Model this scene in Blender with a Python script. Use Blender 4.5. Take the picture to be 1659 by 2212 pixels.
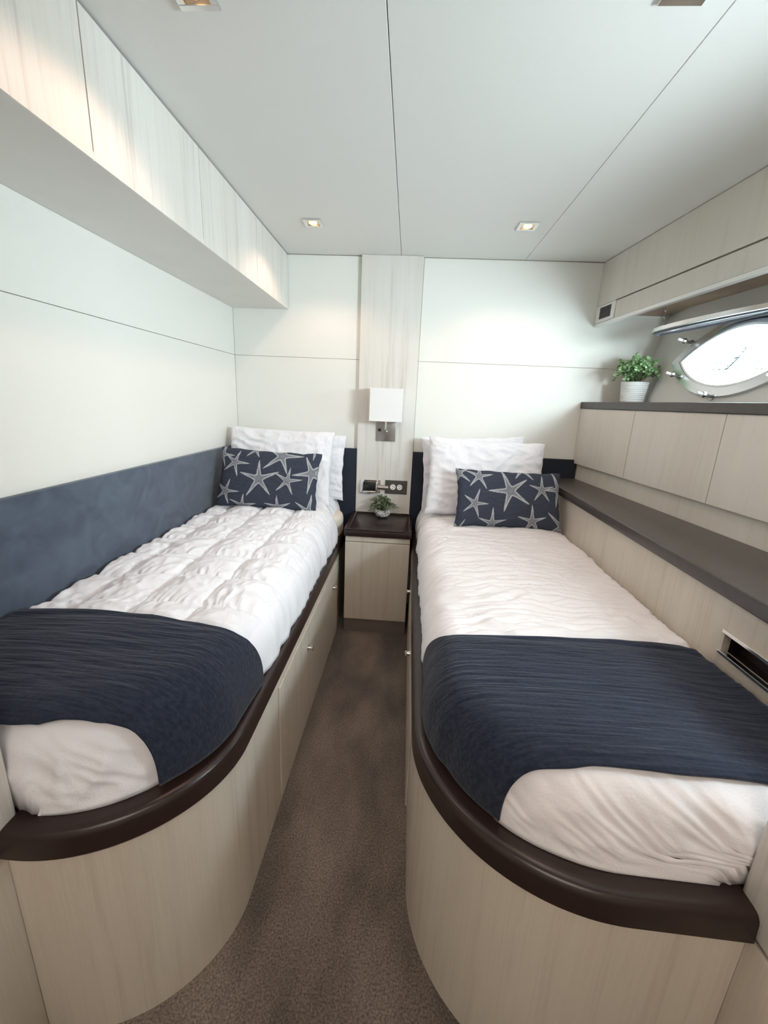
import bpy, bmesh, math, random
import numpy as np
from mathutils import Vector, Matrix

for o in list(bpy.data.objects): bpy.data.objects.remove(o)
scene = bpy.context.scene
COL = scene.collection
PI = math.pi

# ------------------------------------------------------------------ camera (from the photo's vanishing points)
PW, PH = 1659, 2212
PC = np.array([829.5, 1106.0]); VD = np.array([886.0, 870.0]); VV = np.array([680.0, 4500.0])
FPX = math.sqrt(-float(np.dot(VD-PC, VV-PC)))
def _dir(p):
    v = np.array([p[0]-PC[0], -(p[1]-PC[1]), -FPX]); return v/np.linalg.norm(v)
_Y = _dir(VD); _Z = -_dir(VV); _X = np.cross(_Y, _Z)
RM = np.array([_X, _Y, _Z]); CAM = np.array([0, 0, 1.25])
cd = bpy.data.cameras.new('camera'); cam = bpy.data.objects.new('camera', cd); COL.objects.link(cam)
cd.sensor_fit = 'HORIZONTAL'; cd.sensor_width = 36.0; cd.lens = 36.0*FPX/PW; cd.clip_start = 0.02; cd.clip_end = 200
m4 = Matrix(RM.tolist()).to_4x4(); m4.translation = Vector(CAM.tolist()); cam.matrix_world = m4
scene.camera = cam

# ------------------------------------------------------------------ sky, exposure
SKY = 84.0
w = bpy.data.worlds.new('world'); scene.world = w; w.use_nodes = True
bg = w.node_tree.nodes['Background']; bg.inputs[0].default_value = (0.84, 0.94, 1.0, 1); bg.inputs[1].default_value = SKY
vs = scene.view_settings
vs.view_transform = 'Standard'; vs.look = 'None'; vs.gamma = 1.0; vs.use_curve_mapping = False
vs.exposure = 0.15
DOWN_W = 5.0; PASSAGE_FILL = 8.0

# ------------------------------------------------------------------ materials
def nt_new(name):
    m = bpy.data.materials.new(name); m.use_nodes = True
    return m, m.node_tree, m.node_tree.nodes['Principled BSDF']
def plain(name, col, rough=0.5, metal=0.0, bump=0.0, bscale=200.0, var=0.0, vscale=6.0, sheen=0.0, coat=0.0, stretch=(1, 1, 1), trans=0.0, spec=0.5):
    m, nt, b = nt_new(name)
    b.inputs['Base Color'].default_value = (*col, 1); b.inputs['Roughness'].default_value = rough; b.inputs['Metallic'].default_value = metal
    b.inputs['Specular IOR Level'].default_value = spec
    if sheen: b.inputs['Sheen Weight'].default_value = sheen; b.inputs['Sheen Roughness'].default_value = 0.4
    if coat: b.inputs['Coat Weight'].default_value = coat; b.inputs['Coat Roughness'].default_value = 0.12
    if trans:
        b.inputs['Transmission Weight'].default_value = trans
    tc = nt.nodes.new('ShaderNodeTexCoord'); mp = nt.nodes.new('ShaderNodeMapping'); mp.inputs['Scale'].default_value = stretch
    nt.links.new(tc.outputs['Object'], mp.inputs[0])
    if bump:
        n = nt.nodes.new('ShaderNodeTexNoise'); n.inputs['Scale'].default_value = bscale; n.inputs['Detail'].default_value = 4
        nt.links.new(mp.outputs[0], n.inputs['Vector'])
        bp = nt.nodes.new('ShaderNodeBump'); bp.inputs['Strength'].default_value = bump; bp.inputs['Distance'].default_value = 0.002
        nt.links.new(n.outputs['Fac'], bp.inputs['Height']); nt.links.new(bp.outputs[0], b.inputs['Normal'])
    if var:
        n = nt.nodes.new('ShaderNodeTexNoise'); n.inputs['Scale'].default_value = vscale; n.inputs['Detail'].default_value = 5
        nt.links.new(tc.outputs['Object'], n.inputs['Vector'])
        r = nt.nodes.new('ShaderNodeValToRGB')
        r.color_ramp.elements[0].position = 0.3; r.color_ramp.elements[1].position = 0.7
        r.color_ramp.elements[0].color = (*[c*(1-var) for c in col], 1); r.color_ramp.elements[1].color = (*[min(1, c*(1+var)) for c in col], 1)
        nt.links.new(n.outputs['Fac'], r.inputs[0]); nt.links.new(r.outputs[0], b.inputs['Base Color'])
    return m
def wood(name, c1, c2, c3, rough=0.42, stretch=(34, 34, 1.2), fine=(480, 480, 5), amount=0.35):
    """pale limed veneer, vertical grain"""
    m, nt, b = nt_new(name); N = nt.nodes.new; L = nt.links.new
    tc = N('ShaderNodeTexCoord')
    def noise(st, det, rg=0.6):
        mp = N('ShaderNodeMapping'); mp.inputs['Scale'].default_value = st; L(tc.outputs['Object'], mp.inputs[0])
        n = N('ShaderNodeTexNoise'); n.inputs['Scale'].default_value = 1.0; n.inputs['Detail'].default_value = det; n.inputs['Roughness'].default_value = rg
        L(mp.outputs[0], n.inputs['Vector']); return n
    a = noise(stretch, 6, 0.72); f = noise(fine, 2); big = noise((stretch[0]*0.12, stretch[1]*0.12, 0.5), 2)
    r = N('ShaderNodeValToRGB'); e = r.color_ramp.elements
    e[0].position = 0.30; e[0].color = (*c1, 1); e[1].position = 0.47; e[1].color = (*c2, 1)
    e2 = r.color_ramp.elements.new(0.75); e2.color = (*c3, 1)
    L(a.outputs['Fac'], r.inputs[0])
    r2 = N('ShaderNodeValToRGB'); r2.color_ramp.elements[0].position = 0.35; r2.color_ramp.elements[1].position = 0.6
    r2.color_ramp.elements[0].color = (0.86, 0.85, 0.83, 1); r2.color_ramp.elements[1].color = (1, 1, 1, 1)
    L(f.outputs['Fac'], r2.inputs[0])
    mx = N('ShaderNodeMix'); mx.data_type = 'RGBA'; mx.blend_type = 'MULTIPLY'; mx.inputs[0].default_value = amount
    L(r.outputs[0], mx.inputs[6]); L(r2.outputs[0], mx.inputs[7])
    r3 = N('ShaderNodeValToRGB'); r3.color_ramp.elements[0].position = 0.35; r3.color_ramp.elements[1].position = 0.65
    r3.color_ramp.elements[0].color = (0.93, 0.92, 0.90, 1); r3.color_ramp.elements[1].color = (1, 1, 1, 1)
    L(big.outputs['Fac'], r3.inputs[0])
    mx2 = N('ShaderNodeMix'); mx2.data_type = 'RGBA'; mx2.blend_type = 'MULTIPLY'; mx2.inputs[0].default_value = 1.0
    L(mx.outputs[2], mx2.inputs[6]); L(r3.outputs[0], mx2.inputs[7])
    L(mx2.outputs[2], b.inputs['Base Color']); b.inputs['Roughness'].default_value = rough
    bp = N('ShaderNodeBump'); bp.inputs['Strength'].default_value = 0.08; bp.inputs['Distance'].default_value = 0.001
    L(f.outputs['Fac'], bp.inputs['Height']); L(bp.outputs[0], b.inputs['Normal'])
    return m
M = {}
M['wood'] = wood('limed_veneer', (0.56, 0.495, 0.42), (0.655, 0.595, 0.515), (0.685, 0.63, 0.55))
M['woodpale'] = wood('pale_limed_veneer', (0.62, 0.595, 0.545), (0.765, 0.745, 0.70), (0.80, 0.785, 0.74), amount=0.3)
M['woodside'] = wood('sideboard_veneer', (0.655, 0.61, 0.55), (0.705, 0.665, 0.605), (0.725, 0.685, 0.63), amount=0.22)
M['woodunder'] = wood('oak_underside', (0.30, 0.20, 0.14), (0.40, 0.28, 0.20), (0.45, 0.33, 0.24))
M['wall'] = plain('embossed_wall_vinyl', (0.86, 0.86, 0.81), 0.38, bump=0.35, bscale=380)
M['soffit'] = plain('soffit_laminate', (0.80, 0.79, 0.75), 0.5, var=0.02)
M['ceiling'] = plain('headliner', (0.80, 0.81, 0.78), 0.75, bump=0.2, bscale=700)
M['hull'] = plain('hull_liner_vinyl', (0.72, 0.71, 0.67), 0.5, bump=0.2, bscale=300)
M['gap'] = plain('dark_joint', (0.50, 0.42, 0.31), 0.9)
M['joint'] = plain('shadow_joint', (0.09, 0.075, 0.06), 0.9)
M['toe'] = plain('taupe_toe_kick', (0.17, 0.145, 0.125), 0.7)
M['black'] = plain('black_gap', (0.008, 0.008, 0.008), 0.8)
M['wenge'] = plain('dark_wenge', (0.022, 0.011, 0.010), 0.30, bump=0.04, bscale=120, var=0.15, vscale=14)
M['stone'] = plain('brown_grey_laminate', (0.075, 0.064, 0.061), 0.33, var=0.12, vscale=40)
M['navyhead'] = plain('navy_suede', (0.014, 0.021, 0.036), 0.85, bump=0.3, bscale=500, sheen=0.15, var=0.15, vscale=8)
M['throw'] = None
M['white'] = plain('white_cotton', (0.85, 0.855, 0.90), 0.8, bump=0.25, bscale=260, sheen=0.1)
M['white2'] = plain('white_microfibre', (0.86, 0.84, 0.86), 0.75, bump=0.25, bscale=200, sheen=0.1)
M['sheet'] = plain('cream_sheet', (0.78, 0.71, 0.63), 0.85, bump=0.2, bscale=150)
M['chrome'] = plain('chrome', (0.80, 0.79, 0.78), 0.16, 1.0)
M['steel'] = plain('brushed_steel', (0.42, 0.40, 0.38), 0.32, 1.0, bump=0.05, bscale=400)
M['frame'] = plain('polished_port_frame', (0.68, 0.66, 0.67), 0.22, 1.0)
M['halo'] = plain('halo_tinted_reflector', (0.85, 0.66, 0.48), 0.25, 1.0)  # gold tint paints in the orange glow around the bulb
M['bronze'] = plain('bronze_plate', (0.085, 0.078, 0.070), 0.4, 0.3)
M['shade'] = plain('white_linen_shade', (0.88, 0.87, 0.86), 0.8, bump=0.2, bscale=500)
M['plastic'] = plain('white_plastic', (0.85, 0.85, 0.83), 0.3)
M['grille'] = plain('dark_grille', (0.055, 0.045, 0.045), 0.5)
M['rubber'] = plain('dark_gasket', (0.06, 0.06, 0.075), 0.5)
M['blackplastic'] = plain('black_plastic', (0.012, 0.012, 0.014), 0.25)
M['ceramic'] = plain('white_ceramic', (0.83, 0.83, 0.82), 0.35)
M['soil'] = plain('dark_soil', (0.02, 0.015, 0.01), 0.9, bump=0.5, bscale=90)
M['stem'] = plain('green_stem', (0.10, 0.14, 0.06), 0.6)
M['leaf'] = plain('boxwood_leaf', (0.30, 0.46, 0.23), 0.4, var=0.35, vscale=40)
M['leafgrey'] = plain('sage_leaf', (0.15, 0.19, 0.11), 0.6, var=0.35, vscale=60)

def suede():
    m, nt, b = nt_new('lit_navy_suede'); N = nt.nodes.new; L = nt.links.new
    tc = N('ShaderNodeTexCoord'); n = N('ShaderNodeTexNoise'); n.inputs['Scale'].default_value = 9; n.inputs['Detail'].default_value = 6; n.inputs['Distortion'].default_value = 1.2
    mp = N('ShaderNodeMapping'); mp.inputs['Scale'].default_value = (1, 0.8, 1.0); L(tc.outputs['Object'], mp.inputs[0]); L(mp.outputs[0], n.inputs['Vector'])
    r = N('ShaderNodeValToRGB'); e = r.color_ramp.elements
    e[0].position = 0.36; e[0].color = (0.060, 0.082, 0.118, 1); e[1].position = 0.66; e[1].color = (0.092, 0.122, 0.168, 1)  # greyer blue paints in the light falling on navy suede
    L(n.outputs['Fac'], r.inputs[0]); L(r.outputs[0], b.inputs['Base Color'])
    b.inputs['Roughness'].default_value = 0.9; b.inputs['Sheen Weight'].default_value = 0.25; b.inputs['Sheen Roughness'].default_value = 0.5
    f = N('ShaderNodeTexNoise'); f.inputs['Scale'].default_value = 600; L(tc.outputs['Object'], f.inputs['Vector'])
    bp = N('ShaderNodeBump'); bp.inputs['Strength'].default_value = 0.25; bp.inputs['Distance'].default_value = 0.001
    L(f.outputs['Fac'], bp.inputs['Height']); L(bp.outputs[0], b.inputs['Normal'])
    return m
M['suede'] = suede()
def gauze():
    m, nt, b = nt_new('navy_crinkle_gauze'); N = nt.nodes.new; L = nt.links.new
    tc = N('ShaderNodeTexCoord')
    def noise(st, det):
        mp = N('ShaderNodeMapping'); mp.inputs['Scale'].default_value = st; L(tc.outputs['Object'], mp.inputs[0])
        n = N('ShaderNodeTexNoise'); n.inputs['Scale'].default_value = 1.0; n.inputs['Detail'].default_value = det; L(mp.outputs[0], n.inputs['Vector']); return n
    a = noise((14, 170, 90), 3); c = noise((120, 120, 120), 2)
    ad = N('ShaderNodeMath'); ad.operation = 'MULTIPLY_ADD'; ad.inputs[1].default_value = 0.45; L(c.outputs['Fac'], ad.inputs[0]); L(a.outputs['Fac'], ad.inputs[2])
    r = N('ShaderNodeValToRGB'); e = r.color_ramp.elements
    e[0].position = 0.5; e[0].color = (0.010, 0.015, 0.030, 1); e[1].position = 0.9; e[1].color = (0.024, 0.032, 0.055, 1)
    L(ad.outputs[0], r.inputs[0]); L(r.outputs[0], b.inputs['Base Color'])
    b.inputs['Roughness'].default_value = 0.9; b.inputs['Sheen Weight'].default_value = 0.12; b.inputs['Specular IOR Level'].default_value = 0.2
    bp = N('ShaderNodeBump'); bp.inputs['Strength'].default_value = 0.9; bp.inputs['Distance'].default_value = 0.003
    L(ad.outputs[0], bp.inputs['Height']); L(bp.outputs[0], b.inputs['Normal'])
    return m
M['throw'] = gauze()
def carpet():
    m, nt, b = nt_new('taupe_carpet'); N = nt.nodes.new; L = nt.links.new
    tc = N('ShaderNodeTexCoord')
    def noise(st, det, dist=0.0):
        mp = N('ShaderNodeMapping'); mp.inputs['Scale'].default_value = st; L(tc.outputs['Object'], mp.inputs[0])
        n = N('ShaderNodeTexNoise'); n.inputs['Scale'].default_value = 1.0; n.inputs['Detail'].default_value = det; n.inputs['Distortion'].default_value = dist; L(mp.outputs[0], n.inputs['Vector']); return n
    a = noise((6, 2.8, 1), 8, 0.15); f = noise((210, 210, 210), 6)
    r = N('ShaderNodeValToRGB'); e = r.color_ramp.elements
    e[0].position = 0.36; e[0].color = (0.120, 0.102, 0.090, 1); e[1].position = 0.64; e[1].color = (0.255, 0.208, 0.176, 1)
    L(a.outputs['Fac'], r.inputs[0])
    r2 = N('ShaderNodeValToRGB'); e = r2.color_ramp.elements
    e[0].position = 0.3; e[0].color = (0.45, 0.45, 0.46, 1); e[1].position = 0.7; e[1].color = (1.4, 1.38, 1.35, 1)
    L(f.outputs['Fac'], r2.inputs[0])
    mx = N('ShaderNodeMix'); mx.data_type = 'RGBA'; mx.blend_type = 'MULTIPLY'; mx.inputs[0].default_value = 1.0
    L(r.outputs[0], mx.inputs[6]); L(r2.outputs[0], mx.inputs[7]); L(mx.outputs[2], b.inputs['Base Color'])
    b.inputs['Roughness'].default_value = 0.95; b.inputs['Sheen Weight'].default_value = 0.2; b.inputs['Specular IOR Level'].default_value = 0.1
    bp = N('ShaderNodeBump'); bp.inputs['Strength'].default_value = 0.8; bp.inputs['Distance'].default_value = 0.006
    L(f.outputs['Fac'], bp.inputs['Height']); L(bp.outputs[0], b.inputs['Normal'])
    return m
M['carpet'] = carpet()
def glass(nm='clear_port_glass', c=(0.93, 0.98, 0.98)):
    m = bpy.data.materials.new(nm); m.use_nodes = True; nt = m.node_tree
    nt.nodes.remove(nt.nodes['Principled BSDF']); out = nt.nodes['Material Output']
    t = nt.nodes.new('ShaderNodeBsdfTransparent'); t.inputs[0].default_value = (*c, 1)
    g = nt.nodes.new('ShaderNodeBsdfGlossy'); g.inputs['Roughness'].default_value = 0.02
    mx = nt.nodes.new('ShaderNodeMixShader'); mx.inputs[0].default_value = 0.06
    nt.links.new(t.outputs[0], mx.inputs[1]); nt.links.new(g.outputs[0], mx.inputs[2]); nt.links.new(mx.outputs[0], out.inputs[0])
    return m
M['glass'] = glass(); M['tint'] = glass('dimming_port_glass', (0.19, 0.225, 0.225))  # second glass is darkened to cut the daylight through the porthole
def emis(name, col, s):
    m = bpy.data.materials.new(name); m.use_nodes = True; nt = m.node_tree
    nt.nodes.remove(nt.nodes['Principled BSDF']); e = nt.nodes.new('ShaderNodeEmission'); e.inputs[0].default_value = (*col, 1); e.inputs[1].default_value = s
    nt.links.new(e.outputs[0], nt.nodes['Material Output'].inputs[0]); return m
M['bulb'] = emis('warm_bulb', (1.0, 0.62, 0.30), 3.2)
M['panel'] = emis('passage_fill_glow', (1.0, 0.86, 0.76), PASSAGE_FILL)  # glow of the added fill lamp in the passage
def printed():
    m, nt, b = nt_new('starfish_print'); N = nt.nodes.new; L = nt.links.new
    at = N('ShaderNodeAttribute'); at.attribute_name = 'print'
    r = N('ShaderNodeValToRGB'); e = r.color_ramp.elements
    e[0].position = 0.0; e[0].color = (0.047, 0.056, 0.082, 1); e[1].position = 1.0; e[1].color = (0.52, 0.54, 0.56, 1)
    L(at.outputs['Fac'], r.inputs[0]); L(r.outputs[0], b.inputs['Base Color'])
    b.inputs['Roughness'].default_value = 0.9; b.inputs['Specular IOR Level'].default_value = 0.2
    tc = N('ShaderNodeTexCoord'); n = N('ShaderNodeTexNoise'); n.inputs['Scale'].default_value = 500; L(tc.outputs['Object'], n.inputs['Vector'])
    bp = N('ShaderNodeBump'); bp.inputs['Strength'].default_value = 0.3; bp.inputs['Distance'].default_value = 0.001
    L(n.outputs['Fac'], bp.inputs['Height']); L(bp.outputs[0], b.inputs['Normal'])
    return m
M['print'] = printed()

# ------------------------------------------------------------------ helpers
def tag(o, label=None, cat=None, group=None, kind=None):
    if label: o['label'] = label
    if cat: o['category'] = cat
    if group: o['group'] = group
    if kind: o['kind'] = kind
    return o
def link(name, me, mat, parent=None, smooth=False):
    if mat is not None: me.materials.append(M[mat] if isinstance(mat, str) else mat)
    o = bpy.data.objects.new(name, me); COL.objects.link(o)
    if smooth: me.polygons.foreach_set('use_smooth', [True]*len(me.polygons))
    if parent is not None:
        o.parent = parent
        if parent.parent is None and parent.type == 'EMPTY': o.location = -Vector(parent.location)
    return o
def obj(name, bm, mat, parent=None, smooth=False, angle=None):
    bmesh.ops.recalc_face_normals(bm, faces=bm.faces)
    me = bpy.data.meshes.new(name); bm.to_mesh(me); bm.free()
    o = link(name, me, mat, parent, smooth or angle is not None)
    if angle is not None: me.set_sharp_from_angle(angle=math.radians(angle))
    return o
def raw(name, V, F, mat, parent=None, smooth=True):
    me = bpy.data.meshes.new(name); me.from_pydata([tuple(v) for v in V], [], [tuple(f) for f in F]); me.update()
    return link(name, me, mat, parent, smooth)
def thing(name, loc, label, cat, group=None, kind=None):
    o = bpy.data.objects.new(name, None); o.empty_display_size = 0.05; COL.objects.link(o); o.location = loc
    return tag(o, label, cat, group, kind)
def box(bm, x0, x1, y0, y1, z0, z1, bev=0.0, seg=2, xf=None):
    vs_ = []
    for z in (z0, z1):
        for (x, y) in ((x0, y0), (x1, y0), (x1, y1), (x0, y1)): vs_.append(bm.verts.new((x, y, z)))
    fs = [(3, 2, 1, 0), (4, 5, 6, 7), (0, 1, 5, 4), (1, 2, 6, 5), (2, 3, 7, 6), (3, 0, 4, 7)]
    faces = [bm.faces.new([vs_[i] for i in f]) for f in fs]
    geom = vs_
    if bev:
        ed = set(e for f in faces for e in f.edges)
        r = bmesh.ops.bevel(bm, geom=list(ed), offset=bev, segments=seg, affect='EDGES', profile=0.5)
        geom = list(set(r['verts']) | set(v for v in vs_ if v.is_valid))
    if xf is not None:
        for v in geom: v.co = xf @ v.co if isinstance(xf, Matrix) else Vector(xf(v.co))
    return geom
def bx(*a, **k):
    bm = bmesh.new(); box(bm, *a, **k); return bm
def prism(poly, z0, z1):
    bm = bmesh.new(); a = [bm.verts.new((x, y, z0)) for x, y in poly]; b = [bm.verts.new((x, y, z1)) for x, y in poly]
    n = len(poly); bm.faces.new(a[::-1]); bm.faces.new(b)
    for i in range(n): bm.faces.new((a[i], a[(i+1) % n], b[(i+1) % n], b[i]))
    return bm
def tube(bm, pts, r, seg=10, closed=False, cap=True):
    pts = [Vector(p) for p in pts]; n = len(pts); rings = []
    up = Vector((0, 0, 1))
    for i, p in enumerate(pts):
        if closed: t = pts[(i+1) % n]-pts[i-1]
        else: t = pts[min(i+1, n-1)]-pts[max(i-1, 0)]
        t.normalize(); ref = up if abs(t.dot(up)) < 0.95 else Vector((1, 0, 0))
        a = t.cross(ref).normalized(); b = a.cross(t).normalized()
        rr = r[i] if isinstance(r, (list, tuple)) else r
        rings.append([bm.verts.new(p+a*rr*math.cos(2*PI*k/seg)+b*rr*math.sin(2*PI*k/seg)) for k in range(seg)])
    m = n if closed else n-1
    for i in range(m):
        A, B = rings[i], rings[(i+1) % n]
        for k in range(seg): bm.faces.new((A[k], A[(k+1) % seg], B[(k+1) % seg], B[k]))
    if cap and not closed: bm.faces.new(rings[0][::-1]); bm.faces.new(rings[-1])
    return bm
def lathe(bm, prof, c, seg=32, axis=None):
    """prof: (r,h) pairs along axis (default z) from centre c"""
    ax = Vector(axis).normalized() if axis is not None else Vector((0, 0, 1))
    ref = Vector((1, 0, 0)) if abs(ax.x) < 0.9 else Vector((0, 1, 0)); a = ax.cross(ref).normalized(); b = ax.cross(a).normalized()
    c = Vector(c); rings = []
    for r, h in prof: rings.append([bm.verts.new(c+ax*h+a*r*math.cos(2*PI*k/seg)+b*r*math.sin(2*PI*k/seg)) for k in range(seg)])
    for i in range(len(rings)-1):
        for k in range(seg): bm.faces.new((rings[i][k], rings[i][(k+1) % seg], rings[i+1][(k+1) % seg], rings[i+1][k]))
    bm.faces.new(rings[0][::-1]); bm.faces.new(rings[-1]); return bm
def pnoise(x, y, seed=0):
    """2-D gradient noise, arrays in, about -0.7..0.7"""
    rng = np.random.RandomState(seed); g = rng.rand(256, 2)*2-1; g /= np.linalg.norm(g, axis=1)[:, None]; p = rng.permutation(256)
    x = np.asarray(x, float); y = np.asarray(y, float); xi = np.floor(x).astype(int); yi = np.floor(y).astype(int); xf = x-xi; yf = y-yi
    def gr(i, j):
        k = p[(p[i & 255]+j) & 255]; return g[k, 0]*(x-i)+g[k, 1]*(y-j)
    u = xf**3*(xf*(xf*6-15)+10); v = yf**3*(yf*(yf*6-15)+10)
    a = gr(xi, yi); b = gr(xi+1, yi); c = gr(xi, yi+1); d = gr(xi+1, yi+1)
    return (a*(1-u)+b*u)*(1-v)+(c*(1-u)+d*u)*v
def grid_faces(nr, nc):
    F = []
    for j in range(nr-1):
        for i in range(nc-1): F.append((j*nc+i, j*nc+i+1, (j+1)*nc+i+1, (j+1)*nc+i))
    return F

# ------------------------------------------------------------------ key dimensions (metres)
YB = 2.45; XL = -1.005; ZC = 1.986; ZS = 1.47; YAW = 0.09
YN = 0.10                                    # room side of the passage
def cx(y): return 0.95+YAW*(YB-y)            # face line of the hull-side cabinets
PILX = (-0.293, 0.0315)
XRO = 1.75

# ------------------------------------------------------------------ structure
fl = obj('floor', bx(-1.3, XRO, -1.7, YB+0.1, -0.06, 0.0), 'carpet'); tag(fl, 'mottled taupe brown carpet in the aisle between the two beds', 'floor', kind='structure')
# ceiling
ce = thing('ceiling', (0, 1.2, ZC), 'off-white padded ceiling in three long panels', 'ceiling', kind='structure')
obj('ceiling_backing', bx(-1.3, XRO, -1.7, YB+0.1, ZC+0.0082, ZC+0.06), 'gap', ce)
def panel_bm(x0, x1, y0, y1, z0, z1, b=0.003): return bx(x0, x1, y0, y1, z0, z1, bev=b)
for x0, x1 in ((-1.2, -0.0890), (-0.0870, 0.5510), (0.5530, 1.70)):
    obj('ceiling_panel', panel_bm(x0, x1, -1.6, YB-0.002, ZC, ZC+0.008, 0.001), 'ceiling', ce)
# back wall
wb = thing('wall_back', (0, YB, 0), 'off-white panelled back wall behind the pillows with a veneered centre strip', 'wall', kind='structure')
obj('wall_backing', bx(-1.2, 1.45, YB+0.008, YB+0.03, 0, ZC+0.05), 'gap', wb)
for x0, x1, z0, z1 in ((XL, PILX[0]-0.001, 0.0, ZS-0.0009), (XL, PILX[0]-0.001, ZS+0.0009, ZC-0.002), (PILX[1]+0.002, 1.42, 0.0, ZS+0.0021), (PILX[1]+0.002, 1.42, ZS+0.0039, ZC-0.002)):
    obj('wall_panel', bx(x0, x1, YB, YB+0.008, z0, z1, bev=0.0008), 'wall', wb)
obj('centre_strip', bx(PILX[0], PILX[1], YB-0.027, YB+0.006, 0.602, ZC-0.001, bev=0.002), 'woodpale', wb)
# left wall
wl = thing('wall_left', (XL, 1.3, 0), 'smooth off-white left wall with one horizontal joint above the suede headboard', 'wall', kind='structure')
obj('wall_backing', bx(XL-0.08, XL-0.008, 0.1, YB+0.05, 0, ZC+0.05), 'gap', wl)
for z0, z1 in ((0.0, ZS-0.0009), (ZS+0.0009, ZC-0.002)): obj('wall_panel', bx(XL-0.008, XL, 0.1, YB-0.001, z0, z1, bev=0.0008), 'wall', wl)
# entry partitions beside the camera
for nm, xa, xb, ya, lab in (('wall_entry_left', -1.10, -0.65, 0.54, 'pale rounded door jamb at the lower left edge of the photo'), ('wall_entry_right', 0.572, 0.72, 0.53, 'pale rounded door jamb at the lower right edge of the photo')):
    e_ = thing(nm, ((xa+xb)/2, 0.3, 0), lab, 'wall', kind='structure')
    obj('jamb_upper', bx(xa, xb, YN, ya, 0.474, ZC-0.001, bev=0.012, seg=3), 'woodpale', e_, angle=40)
    xi = (xa, xb-0.0005) if xb < 0 else (xa+0.0005, xb)
    obj('jamb_lower', bx(xi[0], xi[1], YN, ya-0.008, 0.0, 0.470, bev=0.003), 'wood', e_, angle=40)
# passage behind the camera (closed box with one added, unseen fill lamp)
tag(obj('wall_passage_left', bx(-1.12, -1.05, -1.6, YN, 0, ZC), 'wall'), 'pale passage wall behind the camera on the left', 'wall', kind='structure')
tag(obj('wall_passage_right', bx(1.05, 1.12, -1.6, YN, 0, ZC), 'wall'), 'pale passage wall behind the camera on the right', 'wall', kind='structure')
tag(obj('wall_passage_end', bx(-1.12, 1.12, -1.7, -1.6, 0, ZC), 'woodpale'), 'veneered passage wall behind the camera', 'wall', kind='structure')
pl = thing('passage_fill_light', (0, -0.75, ZC), 'added fill light on the passage ceiling behind the camera, unseen', 'ceiling light')
obj('lamp_rim', bx(-0.42, 0.42, -1.12, -0.38, ZC-0.02, ZC-0.001), 'plastic', pl)
obj('diffuser', bx(-0.40, 0.40, -1.10, -0.40, ZC-0.024, ZC-0.0205), 'panel', pl)

# hull side: liner with two leaf-shaped ports
HO = Vector((1.297, 2.187, 1.74)); D1 = Vector((0.1, -1, 0)).normalized(); HN = Vector((0.1, -1, 0)).cross(Vector((0.23, 0, 1))).normalized(); D2 = HN.cross(D1).normalized()
if HN.x > 0: HN = -HN
def hp(s, t, n=0.0): return HO+D1*s+D2*t+HN*n           # n > 0 is into the room
PA, PB, PT0 = 0.292, 0.124, -0.267
PBS = {}
def leaf_loop(sc, off=0.0, n=28):
    """vesica outline: two arcs meeting in points at +-PA; off grows it"""
    a = PA; b = PBS.get(sc, PB); R = (a*a+b*b)/(2*b); cy_ = R-b; R2 = R+off; ha = math.sqrt(max(1e-6, R2*R2-cy_*cy_)); out = []
    th = math.asin(ha/R2)
    for i in range(n): t = -th+2*th*i/n; out.append((sc+R2*math.sin(t), PT0+R2*math.cos(t)-cy_))
    for i in range(n): t = -th+2*th*i/n; out.append((sc-R2*math.sin(t), PT0-(R2*math.cos(t)-cy_)))
    return out
PORTS = (0.355,)
bm = bmesh.new()
edges = []
def loop_edges(bm, pts):
    v = [bm.verts.new(p) for p in pts]
    return [bm.edges.new((v[i], v[(i+1) % len(v)])) for i in range(len(v))]
edges += loop_edges(bm, [hp(-0.02, -0.56), hp(1.374, -0.56), hp(1.374, 0.30), hp(-0.02, 0.30)])
for sc in PORTS: edges += loop_edges(bm, [hp(s, t) for s, t in leaf_loop(sc)])
bmesh.ops.triangle_fill(bm, edges=edges, use_beauty=True)
# rounded return at the back end of the liner, running into the back wall
NS = 10
prev = None
for k in range(NS+1):
    u = k/NS; s = -0.02-0.27*u; n_ = -0.058*(1-math.cos(u*PI))/2*1.0
    row = [bm.verts.new(hp(s, t, n_)) for t in (-0.56, -0.2, 0.30)]
    if prev:
        for i in range(2): bm.faces.new((prev[i], row[i], row[i+1], prev[i+1]))
    prev = row
bmesh.ops.remove_doubles(bm, verts=bm.verts, dist=1e-5)
wr = thing('wall_right', (1.3, 1.3, 0), 'grey-white sloping hull wall around the leaf-shaped porthole', 'wall', kind='structure')
ho = obj('hull_liner', bm, 'hull', wr, angle=50)
bm = bmesh.new()      # outer shell so that no daylight leaks round the liner
edges = loop_edges(bm, [hp(-0.6, -1.9, -0.11), hp(1.374, -1.9, -0.11), hp(1.374, 0.36, -0.11), hp(-0.6, 0.36, -0.11)])
for sc in PORTS: edges += loop_edges(bm, [hp(s, t, -0.11) for s, t in leaf_loop(sc, 0.30)])
bmesh.ops.triangle_fill(bm, edges=edges, use_beauty=True)
obj('hull_shell', bm, 'hull', wr)

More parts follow.
